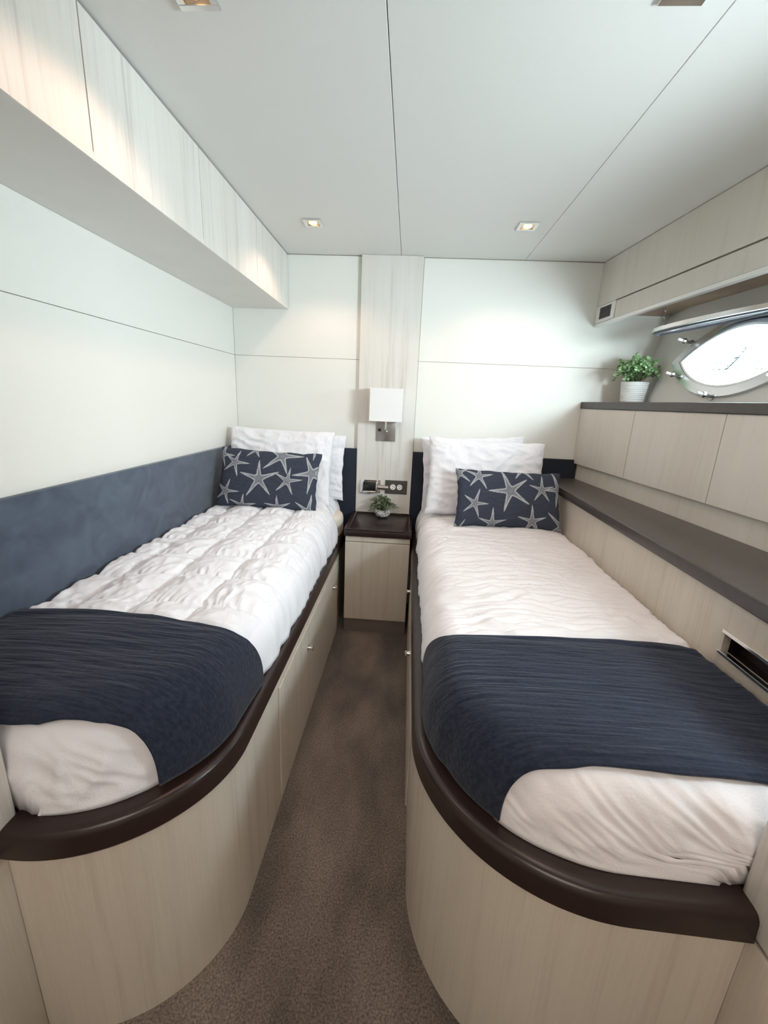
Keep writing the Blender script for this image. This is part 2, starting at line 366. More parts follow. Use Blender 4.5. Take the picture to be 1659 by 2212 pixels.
def ring(bm, sc, o0, o1, n0, n1, base=hp):
    """band between two leaf outlines, thick from n0 to n1"""
    A = leaf_loop(sc, o0); B = leaf_loop(sc, o1); n = len(A)
    L_ = [[bm.verts.new(base(s, t, nn)) for s, t in Q] for Q, nn in ((A, n0), (A, n1), (B, n1), (B, n0))]
    for i in range(n):
        j = (i+1) % n
        for a in range(4):
            p, q = L_[a], L_[(a+1) % 4]; bm.faces.new((p[i], p[j], q[j], q[i]))
for wi, sc in enumerate(PORTS):
    lab = ('leaf-shaped porthole with polished frame, bright daylight outside' if wi == 0 else 'second leaf-shaped porthole nearer the door, out of the picture to the right')
    wn = thing('window_%d' % (wi+1), hp(sc, PT0), lab, 'window', kind='structure')
    bm = bmesh.new(); ring(bm, sc, -0.006, 0.006, -0.032, 0.012); ring(bm, sc, 0.0, 0.036, 0.0, 0.016)
    fr = obj('window_frame', bm, 'frame', wn, angle=40)
    A_ = [hp(s, t, -0.030) for s, t in leaf_loop(sc, 0.004)]; B_ = [hp(s, t, -0.112) for s, t in leaf_loop(sc, 0.305)]; nA = len(A_)
    raw('reveal', A_+B_, [(i, (i+1) % nA, nA+(i+1) % nA, nA+i) for i in range(nA)], 'hull', wn)
    bm = bmesh.new(); ring(bm, sc, -0.010, -0.002, -0.028, 0.014); obj('seal', bm, 'rubber' if False else 'plastic', wn, angle=40)
    bm = bmesh.new(); bm.faces.new([bm.verts.new(hp(s, t, -0.020)) for s, t in leaf_loop(sc, -0.004)]); obj('pane', bm, 'tint' if wi == 0 else 'glass', wn)
    for (s, t) in (((0.071, -0.178), (0.086, -0.330), (0.328, -0.426), (0.60, -0.37)) if wi == 0 else ()):
        ds = sc-PORTS[0]; p0 = hp(s+ds, t, 0.0)
        bm = bmesh.new(); lathe(bm, [(0.014, 0.0), (0.014, 0.006), (0.006, 0.008), (0.006, 0.03), (0.010, 0.031), (0.013, 0.036), (0.010, 0.046), (0.005, 0.047)], p0, 14, HN)
        lb = obj('latch_bolt', bm, 'steel', wn, angle=40)
        bm = bmesh.new(); tube(bm, [p0+HN*0.046, p0+HN*0.070], 0.0055, 8); obj('white_tip', bm, 'plastic', lb, angle=40)
    if wi == 0:
        # the opening frame swung up and inwards on its top hinge
        tl = -0.17
        inw = Vector((-0.995, -0.0995, 0))*math.cos(tl)+Vector((0, 0, 1))*math.sin(tl); upn = inw.cross(D1).normalized()
        if upn.z < 0: upn = -upn
        hinge = hp(0, PT0+PB+0.038)
        def sash(s, t, n): return hinge+D1*s+inw*(t-PT0+PB+0.045)+upn*n
        bm = bmesh.new(); ring(bm, sc, -0.012, 0.026, -0.007, 0.008, sash); sa = obj('hinged_frame', bm, 'frame', wn, angle=40)
        bm = bmesh.new(); ring(bm, sc, 0.004, 0.016, -0.016, -0.009, sash); obj('gasket', bm, 'rubber', sa, angle=40)
        bm = bmesh.new(); bm.faces.new([bm.verts.new(sash(s, t, 0.0)) for s, t in leaf_loop(sc, -0.008)]); obj('hinged_pane', bm, 'rubber', sa)
        for ss in (-0.06, 0.06):
            p = hinge+D1*(sc+ss); bm = bmesh.new(); tube(bm, [p-D1*0.022, p+D1*0.022], 0.008, 10); obj('hinge', bm, 'steel', sa, angle=40)
        p = sash(sc-0.26, PT0, 0.012)
        bm = bmesh.new(); tube(bm, [p, p+upn*0.012, p+upn*0.014-D1*0.03], 0.004, 8); obj('hook', bm, 'steel', sa, angle=40)
        p = sash(sc-0.325, PT0, 0.0)
        bm = bmesh.new(); tube(bm, [p+D1*0.02, p, p-D1*0.018+Vector((0, 0, 0.008))], [0.006, 0.006, 0.003], 8); obj('latch_ear', bm, 'steel', sa, angle=40)
        # little retaining chain up to the cabinet underside
        p0 = sash(sc-0.25, PT0+0.02, 0.012); p1 = Vector((p0.x, p0.y+0.01, 1.741))
        bm = bmesh.new(); nl = 9
        for k in range(nl):
            c = p0.lerp(p1, (k+0.5)/nl); a = (p1-p0)/nl*0.62; side = Vector((1, 0, 0)) if k % 2 else Vector((0, 1, 0))
            tube(bm, [c+a*math.cos(q)+side*0.0035*math.sin(q) for q in [2*PI*i/8 for i in range(8)]], 0.0012, 5, closed=True)
        obj('chain', bm, 'steel', wn)
    # portal: tells the renderer where the sky light enters
    ld = bpy.data.lights.new('port_portal', 'AREA'); ld.shape = 'RECTANGLE'; ld.size = 2*PA+0.05; ld.size_y = 2*PBS.get(sc, PB)+0.04
    ld.cycles.is_portal = True
    po = bpy.data.objects.new('port_portal', ld); COL.objects.link(po)
    X = D1; Z = -HN; Y = Z.cross(X)
    mm = Matrix(((X.x, Y.x, Z.x), (X.y, Y.y, Z.y), (X.z, Y.z, Z.z))).to_4x4(); mm.translation = hp(sc, PT0, -0.036); po.matrix_world = mm

# angled wall at the door end of the hull side, with the window that throws most of the daylight (out of the picture)
AB = Vector((1.15, 0.14, 0)); AT = Vector((0.6, 0.8, 0)); AN = Vector((-0.8, 0.6, 0))
def ap(u, z, n=0.0): return AB+AT*u+AN*n+Vector((0, 0, z))
WU0, WU1, WZ0, WZ1 = 0.12, 0.64, 1.315, 1.640
wa = thing('wall_door_right', (1.4, 0.5, 0), 'angled wall with a window beside the door, out of the picture on the right', 'wall', kind='structure')
bm = bmesh.new()
edges = loop_edges(bm, [ap(-0.05, -0.05), ap(0.85, -0.05), ap(0.85, 2.05), ap(-0.05, 2.05)])+loop_edges(bm, [ap(WU0, WZ0), ap(WU1, WZ0), ap(WU1, WZ1), ap(WU0, WZ1)])
bmesh.ops.triangle_fill(bm, edges=edges, use_beauty=True)
def hx_(z): return HO.x+0.1*(HO.y-0.82)+0.23*(z-HO.z)-0.02
q = [bm.verts.new(p) for p in ((hx_(-0.05)+0.13, 0.82, -0.05), (1.72, 0.82, -0.05), (1.72, 0.82, 2.05), (hx_(2.05), 0.82, 2.05), (hx_(1.21), 0.82, 1.21), (hx_(1.21)+0.13, 0.82, 1.21))]; bm.faces.new(q)
q = [bm.verts.new(p) for p in ((1.16, 0.16, -0.05), (1.05, 0.06, -0.05), (1.05, 0.06, 2.05), (1.16, 0.16, 2.05))]; bm.faces.new(q)
obj('wall_sheet', bm, 'hull', wa)
wn = thing('window_2', ap((WU0+WU1)/2, WZ0), 'clear rectangular window beside the door, out of the picture on the right', 'window', kind='structure')
bm = bmesh.new(); t_ = 0.018
for u0, u1, z0, z1 in ((WU0, WU1, WZ0, WZ0+t_), (WU0, WU1, WZ1-t_, WZ1), (WU0, WU0+t_, WZ0+t_, WZ1-t_), (WU1-t_, WU1, WZ0+t_, WZ1-t_)):
    def xf(v): p = ap(v.x, v.z, v.y); return (p.x, p.y, p.z)
    box(bm, u0, u1, -0.02, 0.012, z0, z1, xf=xf)
obj('window_frame', bm, 'frame', wn)
bm = bmesh.new(); bm.faces.new([bm.verts.new(ap(u, z, -0.01)) for u, z in ((WU0, WZ0), (WU1, WZ0), (WU1, WZ1), (WU0, WZ1))]); obj('pane', bm, 'glass', wn)
ld = bpy.data.lights.new('window_portal', 'AREA'); ld.shape = 'RECTANGLE'; ld.size = WU1-WU0+0.02; ld.size_y = WZ1-WZ0+0.02; ld.cycles.is_portal = True
po = bpy.data.objects.new('window_portal', ld); COL.objects.link(po)
Xv = AT; Zv = -AN; Yv = Zv.cross(Xv)
mm = Matrix(((Xv.x, Yv.x, Zv.x), (Xv.y, Yv.y, Zv.y), (Xv.z, Yv.z, Zv.z))).to_4x4(); mm.translation = ap((WU0+WU1)/2, (WZ0+WZ1)/2, -0.03); po.matrix_world = mm

# ------------------------------------------------------------------ built-in furniture
# left overhead cabinet
XF = -0.692; ZB = 1.714
oc = thing('overhead_cabinet', (-0.85, 1.3, ZB), 'long pale veneered overhead cabinet above the left bed', 'cabinet')
obj('carcass', bx(XL+0.001, XF-0.020, 0.545, YB-0.001, ZB+0.018, ZC-0.004), 'joint', oc)
obj('bottom_panel', bx(XL+0.001, XF-0.001, 0.545, YB-0.001, ZB, ZB+0.0175, bev=0.0015), 'soffit', oc)
ys = [0.548, 0.998, 1.481, 1.975, YB-0.0015]
for a, b in zip(ys[:-1], ys[1:]):
    obj('door', bx(XF-0.019, XF, a+0.0018, b-0.0018, ZB+0.0005, ZC-0.006, bev=0.0006), 'woodpale', oc)
# right overhead cabinet, set out along the hull
ro = thing('overhead_cabinet', (1.15, 1.5, 1.69), 'veneered overhead locker with a drop flap above the porthole', 'cabinet')
def yawbox(y0, y1, d0, d1, z0, z1, bev=0.0):
    """box on the hull-side cabinet line: depth d behind the face"""
    def xf(v): return (cx(v.y)+v.x, v.y, v.z)
    return bx(d0, d1, y0, y1, z0, z1, bev=bev, xf=xf)
YE = 0.56
obj('fascia_panel', yawbox(YE, YB-0.001, 0.0, 0.02, 1.776, ZC-0.003, 0.001), 'woodside', ro)
obj('flap', yawbox(YE, 2.268, 0.001, 0.021, 1.692, 1.770, 0.0012), 'woodside', ro)
obj('lit_bottom_edge', yawbox(YE, YB-0.001, 0.0, 0.024, 1.676, 1.6915, 0.002), 'plastic', ro)  # white material puts the light on this fascia edge into its colour
obj('carcass', yawbox(YE, YB-0.001, 0.024, 0.34, 1.758, ZC-0.004), 'joint', ro)
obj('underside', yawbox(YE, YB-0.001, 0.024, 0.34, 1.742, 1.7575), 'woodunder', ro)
vt = obj('vent_plate', yawbox(2.272, YB-0.004, -0.002, 0.018, 1.693, 1.774, 0.002), 'soffit', ro)
g_ = obj('grille', yawbox(2.305, 2.405, -0.0045, -0.001, 1.708, 1.762, 0.001), 'grille', vt)
for k in range(5):
    z = 1.714+k*0.0105; obj('louvre', yawbox(2.310, 2.400, -0.0065, -0.0046, z, z+0.004), 'grille', vt)
# sideboard doors, countertop, ledge
sb = thing('side_cabinet', (1.1, 1.5, 0.87), 'low veneered side cabinet with flush doors beneath the porthole counter', 'cabinet')
obj('carcass', yawbox(YE, YB-0.001, 0.021, 0.10, 0.957, 1.259), 'joint', sb)
obj('recessed_base', yawbox(YE, YB-0.001, 0.018, 0.10, 0.60, 0.956), 'woodside', sb)
ds = [0.55, 0.98, 1.468, 1.957, YB-0.0015]
for a, b in zip(ds[:-1], ds[1:]): obj('door', yawbox(a+0.0015, b-0.0015, 0.0, 0.020, 0.956, 1.2585, 0.0012), 'woodside', sb)
ct = obj('countertop', yawbox(YE, YB-0.001, -0.006, 0.207, 1.2595, 1.295, 0.003), 'stone'); tag(ct, 'dark brown-grey counter slab under the porthole carrying the larger plant', 'countertop')
XLE = 0.777; XP = 0.792
lg = thing('bedside_ledge', (0.85, 1.5, 0.5), 'long dark ledge on a pale veneered panel along the right bed', 'shelf')
bm = bmesh.new()      # ledge slab, widening towards the door
V8 = [(XLE, YE), (cx(YE)+0.017, YE), (cx(YB)+0.017, YB-0.0225), (XLE, YB-0.0225)]
lo = [bm.verts.new((x, y, 0.830)) for x, y in V8]; hi = [bm.verts.new((x, y, 0.869)) for x, y in V8]
bm.faces.new(lo[::-1]); bm.faces.new(hi)
for i in range(4): bm.faces.new((lo[i], lo[(i+1) % 4], hi[(i+1) % 4], hi[i]))
bmesh.ops.bevel(bm, geom=[e for e in bm.edges if abs(e.verts[0].co.x-XLE) < 1e-4 and abs(e.verts[1].co.x-XLE) < 1e-4], offset=0.006, segments=3, affect='EDGES', profile=0.5)
obj('ledge_top', bm, 'stone', lg, angle=40)
SY0, SY1, SZ0, SZ1 = 0.60, 0.949, 0.694, 0.748
bm = bmesh.new()
for y0, y1, z0, z1 in ((YE, YB-0.001, 0.50, SZ0), (YE, YB-0.001, SZ1, 0.829), (YE, SY0, SZ0, SZ1), (SY1, YB-0.001, SZ0, SZ1)): box(bm, XP, XP+0.018, y0, y1, z0, z1)
obj('side_panel', bm, 'wood', lg)
bm = bmesh.new(); box(bm, XP+0.045, XP+0.05, SY0, SY1, SZ0, SZ1)
for a in ((SY0, SY1, SZ0-0.004, SZ0), (SY0, SY1, SZ1, SZ1+0.004), (SY0-0.004, SY0, SZ0, SZ1), (SY1, SY1+0.004, SZ0, SZ1)): box(bm, XP+0.018, XP+0.05, *a)
sl = obj('slot_recess', bm, 'wenge', lg)
bm = bmesh.new()
for a in ((SY0-0.006, SY1+0.006, SZ1-0.004, SZ1+0.005), (SY0-0.006, SY1+0.006, SZ0-0.005, SZ0+0.003)): box(bm, XP-0.004, XP+0.010, *a, bev=0.001)
obj('slot_trim', bm, 'chrome', sl)

# headboards
tag(obj('headboard', bx(XL+0.0005, XL+0.022, 0.545, YB-0.001, 0.50, 0.978, bev=0.004), 'suede', angle=40), 'navy suede panel, light painted in as slate blue, running along the left wall beside the bed', 'headboard')
tag(obj('headboard', bx(XL+0.024, PILX[0]-0.001, YB-0.022, YB-0.001, 0.50, 0.978, bev=0.004), 'navyhead', angle=40), 'dark navy headboard behind the left bed pillows', 'headboard')
bm = bmesh.new(); hx = [(PILX[1]+0.001, 0.50), (XP-0.001, 0.50), (XP-0.001, 0.829), (XLE-0.001, 0.829), (XLE-0.001, 0.8695), (cx(YB)+0.016, 0.8695), (cx(YB)+0.016, 0.955), (cx(YB)-0.001, 0.955), (cx(YB)-0.001, 0.975), (PILX[1]+0.001, 0.975)]
fa = [bm.verts.new((x, YB-0.022, z)) for x, z in hx]; fb = [bm.verts.new((x, YB-0.001, z)) for x, z in hx]
bm.faces.new(fa); bm.faces.new(fb[::-1])
for i in range(len(hx)): bm.faces.new((fa[i], fb[i], fb[(i+1) % len(hx)], fa[(i+1) % len(hx)]))
tag(obj('headboard', bm, 'navyhead'), 'dark navy headboard behind the right bed pillows', 'headboard')

# beds: outlines of the rails in plan, running from the back wall to the jamb
def outline(side):
    P = []
    if side < 0:
        for y in np.linspace(YB-0.03, 0.79, 42): P.append((-0.33, y))
        for a in np.linspace(0.05, PI/2-0.03, 36): P.append((-0.63+0.30*math.cos(a), 0.77-0.275*math.sin(a)))
        P.append((-0.6495, 0.495))
    else:
        for y in np.linspace(YB-0.03, 0.85, 42): P.append((0.051, y))
        for a in np.linspace(0.05, PI/2-0.03, 36): P.append((0.40-0.349*math.cos(a), 0.83-0.342*math.sin(a)))
        P.append((0.5715, 0.484))
    return np.array(P)
def inset(P, d, side):
    """move outline inwards (towards the bed) by d (scalar or array)"""
    T = np.gradient(P, axis=0); T /= np.linalg.norm(T, axis=1)[:, None]
    Nn = np.stack([T[:, 1], -T[:, 0]], 1)           # for travel towards -y: (-1..)
    if side > 0: Nn = -Nn
    d = np.broadcast_to(np.asarray(d, float), (len(P),))
    return P+Nn*d[:, None]
def sweep(P, side, prof, name, mat, parent):
    """prof: (inset, z) closed loop swept along the outline"""
    rings = [inset(P, a, side) for a, z in prof]; V = []; F = []; n = len(P); m = len(prof)
    for i in range(n):
        for k in range(m): V.append((rings[k][i, 0], rings[k][i, 1], prof[k][1]))
    for i in range(n-1):
        for k in range(m): F.append((i*m+k, i*m+(k+1) % m, (i+1)*m+(k+1) % m, (i+1)*m+k))
    F.append(tuple(range(m))[::-1]); F.append(tuple((n-1)*m+k for k in range(m)))
    me = bpy.data.meshes.new(name); me.from_pydata(V, [], F); me.update()
    bm = bmesh.new(); bm.from_mesh(me); bmesh.ops.recalc_face_normals(bm, faces=bm.faces); bm.to_mesh(me); bm.free()
    o = link(name, me, mat, parent, True); me.set_sharp_from_angle(angle=math.radians(35)); return o
RAIL = [(0.0, 0.470), (-0.002, 0.473), (0.0, 0.508), (0.0015, 0.514), (0.005, 0.5195), (0.010, 0.522), (0.018, 0.523), (0.055, 0.523), (0.055, 0.470)]
def bed_base(side):
    sx = -0.33 if side < 0 else 0.051
    P = outline(side)
    b = thing('bed_base', (sx+side*0.35, 1.4, 0), ('built-in left berth base with curved veneered front and dark rail' if side < 0 else 'built-in right berth base with curved veneered front and dark rail'), 'bed')
    sweep(P, side, [(0.010, 0.0), (0.010, 0.4695), (0.028, 0.4695), (0.028, 0.0)], 'curved_panel', 'wood', b)
    sweep(P, side, RAIL, 'rail', 'wenge', b)
    xw = XL+0.023 if side < 0 else XP-0.001
    Q = inset(P, 0.056, side); jx = -0.651 if side < 0 else 0.5725; yy = 0.545
    Q = [tuple(q) for q in Q if q[1] > yy]
    bm = prism(Q+[(Q[-1][0], yy), (xw, yy), (xw, YB-0.03)] if side > 0 else Q+[(Q[-1][0], yy), (xw, yy), (xw, YB-0.03)], 0.46, 0.50)
    obj('slat_deck', bm, 'wood', b)
    # long locker door with two push knobs
    xo = sx-side*(-0.010)          # panel face
    fx = (xo, xo+0.007) if side < 0 else (xo-0.007, xo)
    fx = (sx-0.010, sx-0.004) if side < 0 else (sx+0.004, sx+0.010)
    d = obj('locker_door', bx(fx[0], fx[1], 1.03, 2.04, 0.03, 0.425, bev=0.0015), 'wood', b)
    for ky in (1.373, 1.90):
        c = (sx-0.004, ky, 0.340) if side < 0 else (sx+0.004, ky, 0.346)
        bm = bmesh.new(); lathe(bm, [(0.0125, 0.0), (0.0125, 0.003), (0.0085, 0.004), (0.0075, 0.014), (0.010, 0.016), (0.0105, 0.019), (0.008, 0.022), (0.003, 0.023)], c, 20, (-side, 0, 0))
        obj('knob', bm, 'chrome', d, angle=40)
    return b
bed_base(-1); bed_base(1)

# nightstand between the beds
NX0, NX1, NY = -0.303, 0.043, 2.058
ns = thing('nightstand', (-0.13, 2.25, 0), 'small built-in nightstand with dark top and veneered door between the beds', 'nightstand')
obj('carcass', bx(NX0+0.001, NX1-0.001, NY+0.03, YB-0.024, 0.0, 0.560), 'black', ns)
obj('toe_kick', bx(NX0+0.003, NX1-0.003, NY+0.020, NY+0.0295, 0.0, 0.082), 'toe', ns)
obj('filler_strip', bx(NX0+0.003, NX1-0.003, NY+0.018, NY+0.0295, 0.532, 0.560), 'wood', ns)
obj('door', bx(NX0+0.003, NX1-0.003, NY+0.008, NY+0.0285, 0.083, 0.5285, bev=0.002), 'wood', ns)
bm = bmesh.new()
box(bm, NX0-0.004, NX1+0.003, NY, YB-0.0275, 0.563, 0.597, bev=0.004)
tp = obj('top', bm, 'wenge', ns, angle=40)
bm = bmesh.new()
for a in ((NX0-0.004, NX0+0.022, NY, YB-0.0275), (NX1-0.014, NX1+0.003, NY, YB-0.0275), (NX0+0.022, NX1-0.014, NY, NY+0.026)): box(bm, *a, 0.5972, 0.604, bev=0.002)
obj('raised_lip', bm, 'wenge', tp, angle=40)

# ------------------------------------------------------------------ bedding
XW = {-1: XL+0.024, 1: XP-0.002}
BED = {}
def setup_bed(side):
    P = outline(side); y = P[:, 1]
    if side < 0: ins = np.interp(y, [0.48, 0.60, 0.85, 1.05, 2.06, 2.16, 3], [0.036, 0.042, 0.028, 0.010, 0.012, 0.040, 0.048])
    else: ins = np.interp(y, [0.47, 0.60, 0.85, 3], [0.044, 0.044, 0.032, 0.028])
    Q = inset(P, ins, side)
    rng = np.random.RandomState(5+side)
    s = np.concatenate([[0], np.cumsum(np.linalg.norm(np.diff(Q, axis=0), axis=1))])
    wob = pnoise(s*6, s*0+3.3, 11+side)*0.010+pnoise(s*17, s*0+1.3, 21+side)*(0.005 if side < 0 else 0.007)
    wob = wob*np.clip((s[-1]-0.30-s)/0.2, 0, 1)
    Q = inset(Q, wob, side)
    BED[side] = Q
for s_ in (-1, 1): setup_bed(s_)
ZT = {-1: 0.683, 1: 0.656}
def seg_dist(X, Y, Q):
    ext = np.array([[Q[-1, 0]+(0.6 if Q[-1, 0] > 0 else -0.6), Q[-1, 1]]]); Q = np.concatenate([Q, ext])
    best = np.full(X.shape, 9.0)
    for (x0, y0), (x1, y1) in zip(Q[:-1], Q[1:]):
        dx, dy = x1-x0, y1-y0; L2 = dx*dx+dy*dy+1e-12
        t = np.clip(((X-x0)*dx+(Y-y0)*dy)/L2, 0, 1); best = np.minimum(best, np.hypot(X-x0-t*dx, Y-y0-t*dy))
    return best
def smooth_top(X, Y, side, Q, r=0.10, zedge=0.5235, up=0.0):
    d = seg_dist(X, Y, Q); xw = XW[side]; width = abs(xw-(-0.34 if side < 0 else 0.08))
    u = np.abs(X-xw)/width
    zt = ZT[side]+0.016*np.sin(np.clip(u, 0, 1)*PI)+(0.012*np.clip((Y-1.0), 0, 1) if side < 0 else 0.006*np.clip(Y-1.0, 0, 1))+up
    q = np.clip(d/r, 0, 1); prof = (1-(1-q)**2.6)**(1/2.6)
    wall = 1-0.25*np.clip(1-np.abs(X-xw)/0.03, 0, 1)**2
    return zedge+(zt-zedge)*prof*wall, d
def rows(side, y0, y1, ny, nx, Q, foot=True):
    """grid of rows of constant y from the wall to the open edge"""
    k = np.linspace(0, 1, ny)
    yy = y1+(y0-y1)*(1-np.cos(k*PI/2)) if foot else y1+(y0-y1)*k     # from far (y1) ...
    yy = y0+(y1-y0)*(k**1.35) if foot else y0+(y1-y0)*k
    order = np.argsort(Q[:, 1]); xe = np.interp(yy, Q[order, 1], Q[order, 0])
    h = np.linspace(0, 1, nx); hh = 1-(1-h)**1.7
    X = XW[side]+(xe[:, None]-XW[side])*hh[None, :]; Y = np.repeat(yy[:, None], nx, 1)
    return X, Y
THROW = {-1: (0.562, 0.905), 1: (0.588, 0.985)}
def yfar(x, side):
    if side < 0: return 0.895+0.012*np.sin((x+1.0)*7)+0.035*np.clip((x+0.42)/0.09, 0, 1)**2
    return 0.988-0.012*np.sin((x-0.1)*7.5)+0.030*np.clip((0.16-x)/0.08, 0, 1)**2-0.02*np.clip((x-0.73)/0.06, 0, 1)
def comforter(side):
    Q = BED[side]; y0 = Q[-1, 1]+0.0008
    X, Y = rows(side, y0, 2.405, 380, 240, Q)
    H, d = smooth_top(X, Y, side, Q)
    ym = yfar(X, side); mask = np.clip((Y-ym+0.005)/0.03, 0, 1)         # 0 under the throw
    edge = np.clip(d/0.10, 0, 1)
    if side < 0:
        cs = 0.168; wx = pnoise(X*5, Y*5, 3)*0.010; wy = pnoise(X*5+9, Y*5, 4)*0.016
        U = (X+0.375+wx)/cs; Vv = (Y-0.985+wy+0.03*np.sin(X*3))/0.178
        su = np.abs(np.sin(PI*U)); sv = np.abs(np.sin(PI*Vv))
        puff = (su**0.45)*(0.15+0.85*sv**0.45)
        du = np.abs(U-np.round(U))*cs; dv = np.abs(Vv-np.round(Vv))*0.178
        pu = np.abs(pnoise(X*8, Y*42+2*pnoise(X*9, Y*9, 33), 7))*np.exp(-du/0.035)
        pv = np.abs(pnoise(X*42+2*pnoise(X*9, Y*9, 34), Y*9, 8))*np.exp(-dv/0.040)
        w3 = np.abs(pnoise(X*13+Y*6+1.5*pnoise(X*7, Y*7, 35), Y*15-X*5, 9)); w4 = np.abs(pnoise(X*24-Y*9, Y*20+X*9, 10))
        wr_ = -pu*0.012-pv*0.016-w3*0.016-w4*0.008
        disp = (0.026*puff-0.014+wr_+0.004)*(0.35+0.65*edge)+pnoise(X*5, Y*5, 77)*0.007
    else:
        fl_ = pnoise(X*5+1.5*pnoise(X*4, Y*4, 41), Y*34+1.5*pnoise(X*7, Y*7, 42), 43)
        f2 = pnoise(X*11+Y*3, Y*44-X*6, 44); f3 = pnoise(X*4, Y*5, 45)
        puck = np.exp(-(d/0.10)**2)*np.abs(pnoise(X*2.0, Y*24+X*9, 46))
        disp = -np.abs(fl_)*0.028-np.abs(f2)*0.013+f3*0.016+0.008-puck*0.045
        disp = disp*(0.4+0.6*edge)-0.0
    foot = np.clip((0.62-Y)/0.03, 0, 1)
    # soft folds over the foot end
    ff = np.abs(pnoise(X*13, (H*9), 55+side))*0.024*foot+np.abs(pnoise(X*22+H*25, H*20+X*6, 65+side))*0.016*foot
    Z = H+disp*mask-0.014*(1-mask)*np.clip((Y-THROW[side][0]-0.012-(0.042 if side < 0 else 0))/0.012, 0, 1)-0.25*ff*np.clip((H-0.56)/0.05, 0, 1)
    # edge wrinkles push in and out
    sgn = -side
    lat = (pnoise(Y*(30 if side > 0 else 18), H*10, 91+side)*0.010)*np.clip(1-d/0.06, 0, 1)*mask
    X2 = X+sgn*lat*-1.0
    Y = Y+ff*np.clip((H-0.527)/0.03, 0, 1)*np.clip(1.15-(H-0.5235)/0.16, 0, 1)
    Z = np.maximum(Z, 0.5235+0.0*X); Z[0, :] = 0.5236
    V = np.stack([X2.ravel(), Y.ravel(), Z.ravel()], 1)
    o = raw('comforter', V, grid_faces(*X.shape), 'white' if side < 0 else 'white2')
    so = o.modifiers.new('thickness', 'SOLIDIFY'); so.thickness = 0.004; so.offset = -1
    tag(o, ('white box-quilted comforter spread over the left bed' if side < 0 else 'plain wrinkled white comforter spread over the right bed'), 'comforter')
    return o
def throw(side):
    Q = inset(BED[side], -0.009, side)
    y0, y1 = THROW[side]; ny, nx = 190, 300
    k = np.linspace(0, 1, ny); h = np.linspace(0, 1, nx); hh = 1-(1-h)**1.7
    order = np.argsort(Q[:, 1])
    yy = y0+(1.03-y0)*k; X0 = np.interp(yy, Q[order, 1], Q[order, 0])
    X = XW[side]+side*0.003*-1+(X0[:, None]-XW[side])*hh[None, :]
    Y = np.repeat(yy[:, None], nx, 1)
    yf = yfar(X, side); yn = y0+0.006*np.sin(X*9)+pnoise(X*14, X*0+0.5, 5)*0.006+(0.042*np.clip((X+0.64)/0.17, 0, 1) if side < 0 else 0)
    Y = yn+(yf-yn)*k[:, None]
    X0 = np.interp(Y[:, -1], Q[order, 1], Q[order, 0]); X = XW[side]-side*0.003+(X0[:, None]-XW[side]+side*0.003)*hh[None, :]
    H, d = smooth_top(X, Y, side, Q, r=0.105, up=0.005)
    e = np.clip(d/0.05, 0, 1)
    big = pnoise(X*3, Y*7, 101+side)*0.005
    lines = pnoise(X*4+pnoise(X*3, Y*6, 12)*1.2, Y*75+3*pnoise(X*5, Y*5, 14), 103)*0.0020+pnoise(X*7, Y*150, 104)*0.0016
    fold = np.exp(-((Y-(yf-0.035-0.05*(X-XW[side])*side))/0.012)**2)*0.004
    if side < 0: big = big-np.abs(pnoise(X*2.2+Y*5, Y*26-X*3, 107))*0.0045*np.clip((X+0.95)/0.2, 0, 1)
    Z = H+(big+lines-fold)*(0.25+0.75*e)+0.008
    if side > 0: Z = Z+0.020*np.clip((X-0.70)/0.09, 0, 1)**2*np.clip((0.97-Y)/0.15, 0, 1)
    Z = np.maximum(Z, 0.5245)
    V = np.stack([X.ravel(), Y.ravel(), Z.ravel()], 1)
    o = raw('throw_blanket', V, grid_faces(ny, nx), 'throw')
    so = o.modifiers.new('thickness', 'SOLIDIFY'); so.thickness = 0.006; so.offset = 1
    tag(o, ('navy crinkled cotton throw across the foot of the left bed' if side < 0 else 'navy crinkled cotton throw across the foot of the right bed'), 'blanket')
def mattress(side):
    P = outline(side); Q = inset(P, 0.095, side); yy = 0.62
    Q = [tuple(q) for q in Q if q[1] > yy and q[1] < 2.38]
    if side < 0: Q = [(-0.372 if False else q[0]+0.085*math.sin(PI*min(1, max(0, (q[1]-2.08)/0.32)))**0.6, q[1]) for q in Q]
    xw = XW[side]+side*-0.012
    bm = prism(Q+[(Q[-1][0], yy), (xw, yy), (xw, 2.38)], 0.5005, 0.636 if side < 0 else 0.606)
    ed = [e for e in bm.edges if abs(e.verts[0].co.z-e.verts[1].co.z) < 1e-5]
    bmesh.ops.bevel(bm, geom=ed, offset=0.032, segments=5, affect='EDGES', profile=0.5)
    o = obj('mattress', bm, 'sheet', angle=60)
    tag(o, ('mattress in a cream sheet under the quilted comforter of the left bed' if side < 0 else 'mattress in a cream sheet under the plain comforter of the right bed'), 'mattress')
for s_ in (-1, 1): mattress(s_); comforter(s_); throw(s_)

